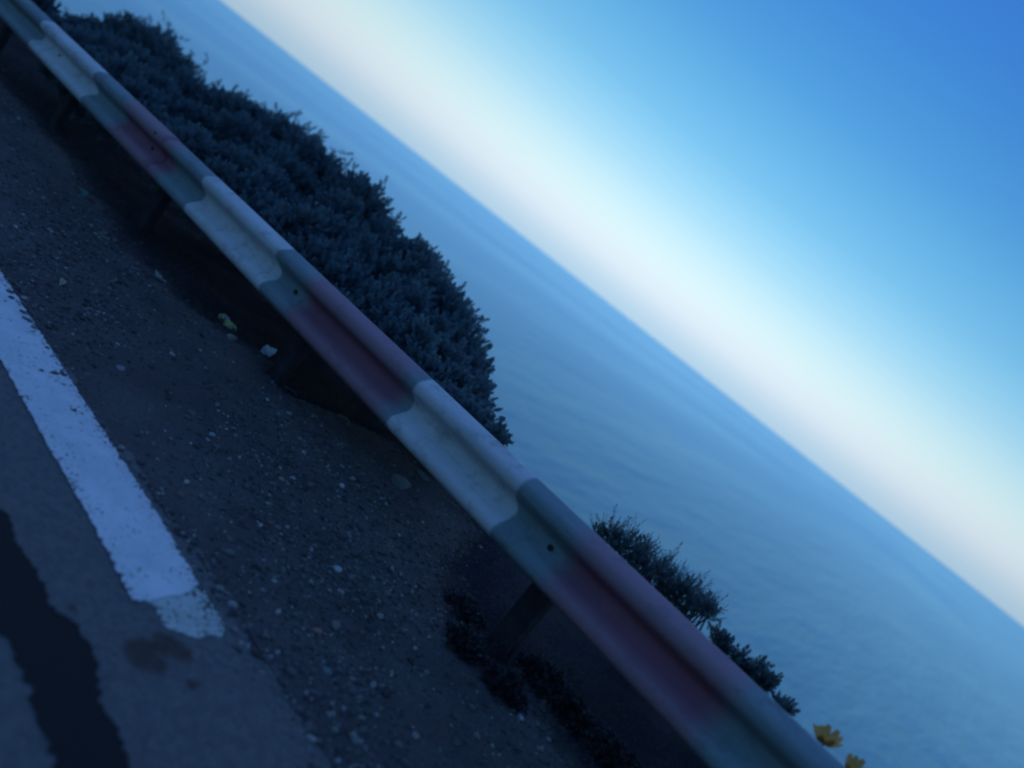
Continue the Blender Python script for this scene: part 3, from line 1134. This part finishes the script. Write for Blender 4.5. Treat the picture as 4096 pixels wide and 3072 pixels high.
def flower(px, r_px, depth, label, seed, tilt):
    c = atY([px], depth)[0]
    zc = np.dot(c - [0, 0, EYE], np.array(FWD))
    R0 = r_px / 4 / F * zc
    r = random.Random(seed)
    base = Vector((c[0] + .02, c[1] + .08, 0))
    base.z = float(ground_z(base.x, base.y))
    e = empty('yellow_flower', base)
    cv = Vector(c)
    ax = Vector(tilt).normalized()
    u = ax.cross(Vector((0, 1, .2))).normalized()
    w = ax.cross(u)
    neck = cv - ax * R0 * .55
    mb = MB()
    mb.add(*tube([base, base.lerp(neck, .5) + Vector((.015, .01, 0)), neck], [.004, .0035, .003], 6))
    mb.build('stem', M_LEAF2, e, True)
    M_PET = plain('petal_%d' % seed, (.66, .33, .08), .6, .3, .15, 40)
    for k in range(13):
        a = k * 2 * math.pi / 13 + r.gauss(0, .12)
        rd = u * math.cos(a) + w * math.sin(a)
        V, Fs = [], []
        for i in range(6):
            t = i / 5
            out = neck + rd * (R0 * (.12 + .95 * t ** .8)) + ax * (R0 * ((.75 + .2 * math.sin(k * 5.1)) * t ** 1.4 + .1))
            wd = R0 * .26 * math.sin(math.pi * min(.93, t * .62 + .2))
            sd = ax.cross(rd)
            V += [tuple(out - sd * wd), tuple(out - rd * wd * .15), tuple(out + sd * wd)]
        for i in range(5):
            for q in range(2):
                a_ = i * 3 + q
                Fs.append((a_, a_ + 1, a_ + 4, a_ + 3))
        o = mesh('petal', V, Fs, M_PET, smooth=True)
        adopt(o, e)
    mb = MB()
    for k in range(26):
        a, q = k * 2.4, (k / 26) ** .5
        p = neck + (u * math.cos(a) + w * math.sin(a)) * R0 * .30 * q + ax * R0 * .1
        mb.add(*tube([p, p + ax * R0 * .35], [R0 * .05, R0 * .07], 5))
    mb.build('flower_centre', plain('floret_%d' % seed, (.75, .33, .04), .8, .2), e)
    tag(e, label, 'flower', 'yellow flowers behind the barrier')


flower((3306, 2950), 60, 2.86, 'upper yellow flower poking above the barrier near the bottom right', 71, (-.25, -.2, 1))
flower((3420, 3078), 58, 2.88, 'lower yellow flower cut by the bottom edge of the picture', 72, (.3, -.3, 1))


# dark weeds in front of and under the barrier near the bottom
def ground_clump(px, r_px, label, seed, n=260, flat_=.34):
    p = atG([px])[0]
    zc = np.dot(p - [0, 0, EYE], np.array(FWD))
    R0 = r_px / 4 / F * zc
    gz = float(ground_z(p[0], p[1]))
    r = np.random.default_rng(seed)
    d = r.normal(size=(n, 3))
    d /= np.linalg.norm(d, axis=1)[:, None]
    d[:, 2] = np.abs(d[:, 2])
    P = np.array([p[0], p[1], gz]) + d * (R0 * r.random(n) ** .6)[:, None] * np.array([1, 1, flat_])
    V, Fs, A = place(SPR, P, d * [1.6, 1.6, .5] + [0, 0, .35], np.full(n, .62) * r.uniform(.5, 1.3, n), r.random(n), r)
    e = empty('dark_weed', (p[0], p[1], gz))
    adopt(mesh('foliage', V, Fs, M_BLACKW, attr=A), e)
    tag(e, label, 'weed', 'dark weed clumps below the barrier')


ground_clump((2180, 2720), 85, 'biggest blackish weed clump below the barrier near the bottom edge', 81, 380)
ground_clump((2290, 2850), 80, 'blackish weed clump just below the biggest one', 82, 340)
ground_clump((1850, 2590), 52, 'small blackish weed on the left of the dark patch', 83, 200)
ground_clump((1860, 2440), 46, 'small blackish weed furthest up the dark patch', 84, 180)
ground_clump((2010, 2760), 60, 'low blackish weed between gravel and the biggest clump', 85, 220)
ground_clump((2480, 3020), 95, 'blackish weed clump cut by the bottom edge right of the others', 86, 340)

# dry undergrowth on the bank under the barrier
n = 8200
s = -13 + 14 * rng.random(n) ** .8
N = nv(s) + np.abs(rng.normal(0, .55, n)) - .03
z = ground_z(s, N)
D = np.stack([rng.normal(0, .7, n), rng.normal(0, .7, n), .25 + rng.random(n)], -1)
V, Fs, A = place(SPR_DRY, np.stack([s, N, z], -1), D, rng.uniform(.3, .95, n), rng.random(n) ** 1.6, rng)
tag(mesh('undergrowth', V, Fs, M_DRY, attr=A), 'dead dark twiggy undergrowth on the bank beneath the barrier', 'undergrowth', kind='stuff')


# ------------------------------------------------------------------ crash barrier
PROF = [(0, 0), (.012, -.003), (.040, -.012), (.066, -.024), (.078, -.034), (.081, -.046), (.081, -.062), (.077, -.074), (.064, -.086), (.036, -.104), (.012, -.122), (.003, -.133), (0, -.145),
        (0, -.168), (.003, -.178), (.012, -.188), (.036, -.204), (.064, -.222), (.077, -.234), (.081, -.246), (.081, -.264), (.077, -.275), (.062, -.288), (.035, -.300), (.010, -.308), (0, -.310)]


def beam(x0, x1, lift, parent):
    pl = [0]
    for a, b in zip(PROF, PROF[1:]): pl.append(pl[-1] + math.dist(a, b))
    xs = np.linspace(x0, x1, max(2, int((x1 - x0) / .1)))
    V, uv, Fs = [], [], []
    k = len(PROF)
    th = .003
    nr = []
    for i in range(k):
        a, b = PROF[max(i - 1, 0)], PROF[min(i + 1, k - 1)]
        d = (b[0] - a[0], b[1] - a[1])
        l = math.hypot(*d)
        nr.append((-d[1] / l, d[0] / l))          # towards the road side
    for x in xs:
        for layer in (0, 1):
            for i, (dp, dz) in enumerate(PROF):
                o = (lift + th * (1 - layer) * 1.0)
                V.append((x, RAIL_Y - dp - nr[i][0] * (lift + (th if layer == 0 else 0)), RAIL_H + GR * x + dz + nr[i][1] * (lift + (th if layer == 0 else 0))))
                uv.append((x, pl[i] / pl[-1]))
    m_ = 2 * k
    for j in range(len(xs) - 1):
        for i in range(k - 1):
            a = j * m_ + i
            Fs.append((a, a + m_, a + m_ + 1, a + 1))
            b = a + k
            Fs.append((b, b + 1, b + m_ + 1, b + m_))
        for i in (0, k - 1):
            a = j * m_ + i
            q = (a, a + k, a + k + m_, a + m_)
            Fs.append(q if i == 0 else q[::-1])
    for j, fl in ((0, False), (len(xs) - 1, True)):
        for i in range(k - 1):
            a = j * m_ + i
            q = (a, a + 1, a + 1 + k, a + k)
            Fs.append(q[::-1] if fl else q)
    o = mesh('beam', V, Fs, M_RAIL, smooth=True, uv=uv)
    adopt(o, parent)
    return o


g0 = empty('crash_barrier', (0, RAIL_Y, GR * 0))
tag(g0, 'corrugated steel roadside crash barrier hand painted in red and white bands', 'crash barrier')
JT = [-41.1, -35.1, -29.1, -23.1, -17.1, -11.1, -5.08, .9, 6.9, 12.9]
for i, (a, b) in enumerate(zip(JT, JT[1:])):
    beam(a - (.30 if i else 0), b, .0045 * (i % 2), g0)


def bolt(x, z, rad, parent, dp, dome=.008):
    V, Fs = [], []
    seg = 12
    base = Vector((x, RAIL_Y - dp, RAIL_H + GR * x + z))
    for q, (rr_, dd) in enumerate(((rad, 0), (rad, dome * .5), (rad * .7, dome * .9), (rad * .2, dome))):
        for k in range(seg):
            t = 2 * math.pi * k / seg
            V.append(tuple(base + Vector((math.cos(t) * rr_ * 1.1, -dd, math.sin(t) * rr_))))
    for q in range(3):
        for k in range(seg):
            Fs.append((q * seg + k, q * seg + (k + 1) % seg, (q + 1) * seg + (k + 1) % seg, (q + 1) * seg + k))
    Fs.append(tuple(3 * seg + k for k in range(seg)))
    adopt(mesh('bolt', V, Fs, M_BOLT, parent), parent)


post_x = [-3.25 - 2.05 * k for k in range(10, 0, -1)] + [-3.25, -1.17, .88, 2.93, 4.98]
for x in post_x:
    gz = float(ground_z(x, RAIL_Y + .22)) - .35
    top = RAIL_H + GR * x - .09
    V, Fs = [], []
    # C section, opening sideways
    sec = [(-.055, .065), (-.055, .0), (.055, .0), (.055, .065), (.049, .065), (.049, .006), (-.049, .006), (-.049, .065)]
    for z_ in (gz, top):
        for (px_, py_) in sec:
            V.append((x + px_, RAIL_Y + .205 + py_, z_))
    for i in range(8):
        j = (i + 1) % 8
        Fs.append((i, j, 8 + j, 8 + i))
    Fs += [tuple(range(8))[::-1], tuple(range(8, 16))]
    adopt(mesh('post', V, Fs, M_POST), g0)
    V, Fs = [], []
    for (a, b) in ((-.04, 0), (.04, 0), (.04, .20), (-.04, .20)):
        for z_ in (-.22, -.10):
            V.append((x + a, RAIL_Y + .0025 + b, RAIL_H + GR * x + z_))
    Fs = [(0, 2, 3, 1), (2, 4, 5, 3), (4, 6, 7, 5), (6, 0, 1, 7), (1, 3, 5, 7), (0, 6, 4, 2)]
    adopt(mesh('spacer', V, Fs, M_POST), g0)
    bolt(x, -.163, .0125, g0, .009)
bolt(-5.22, -.048, .010, g0, .088, .008)
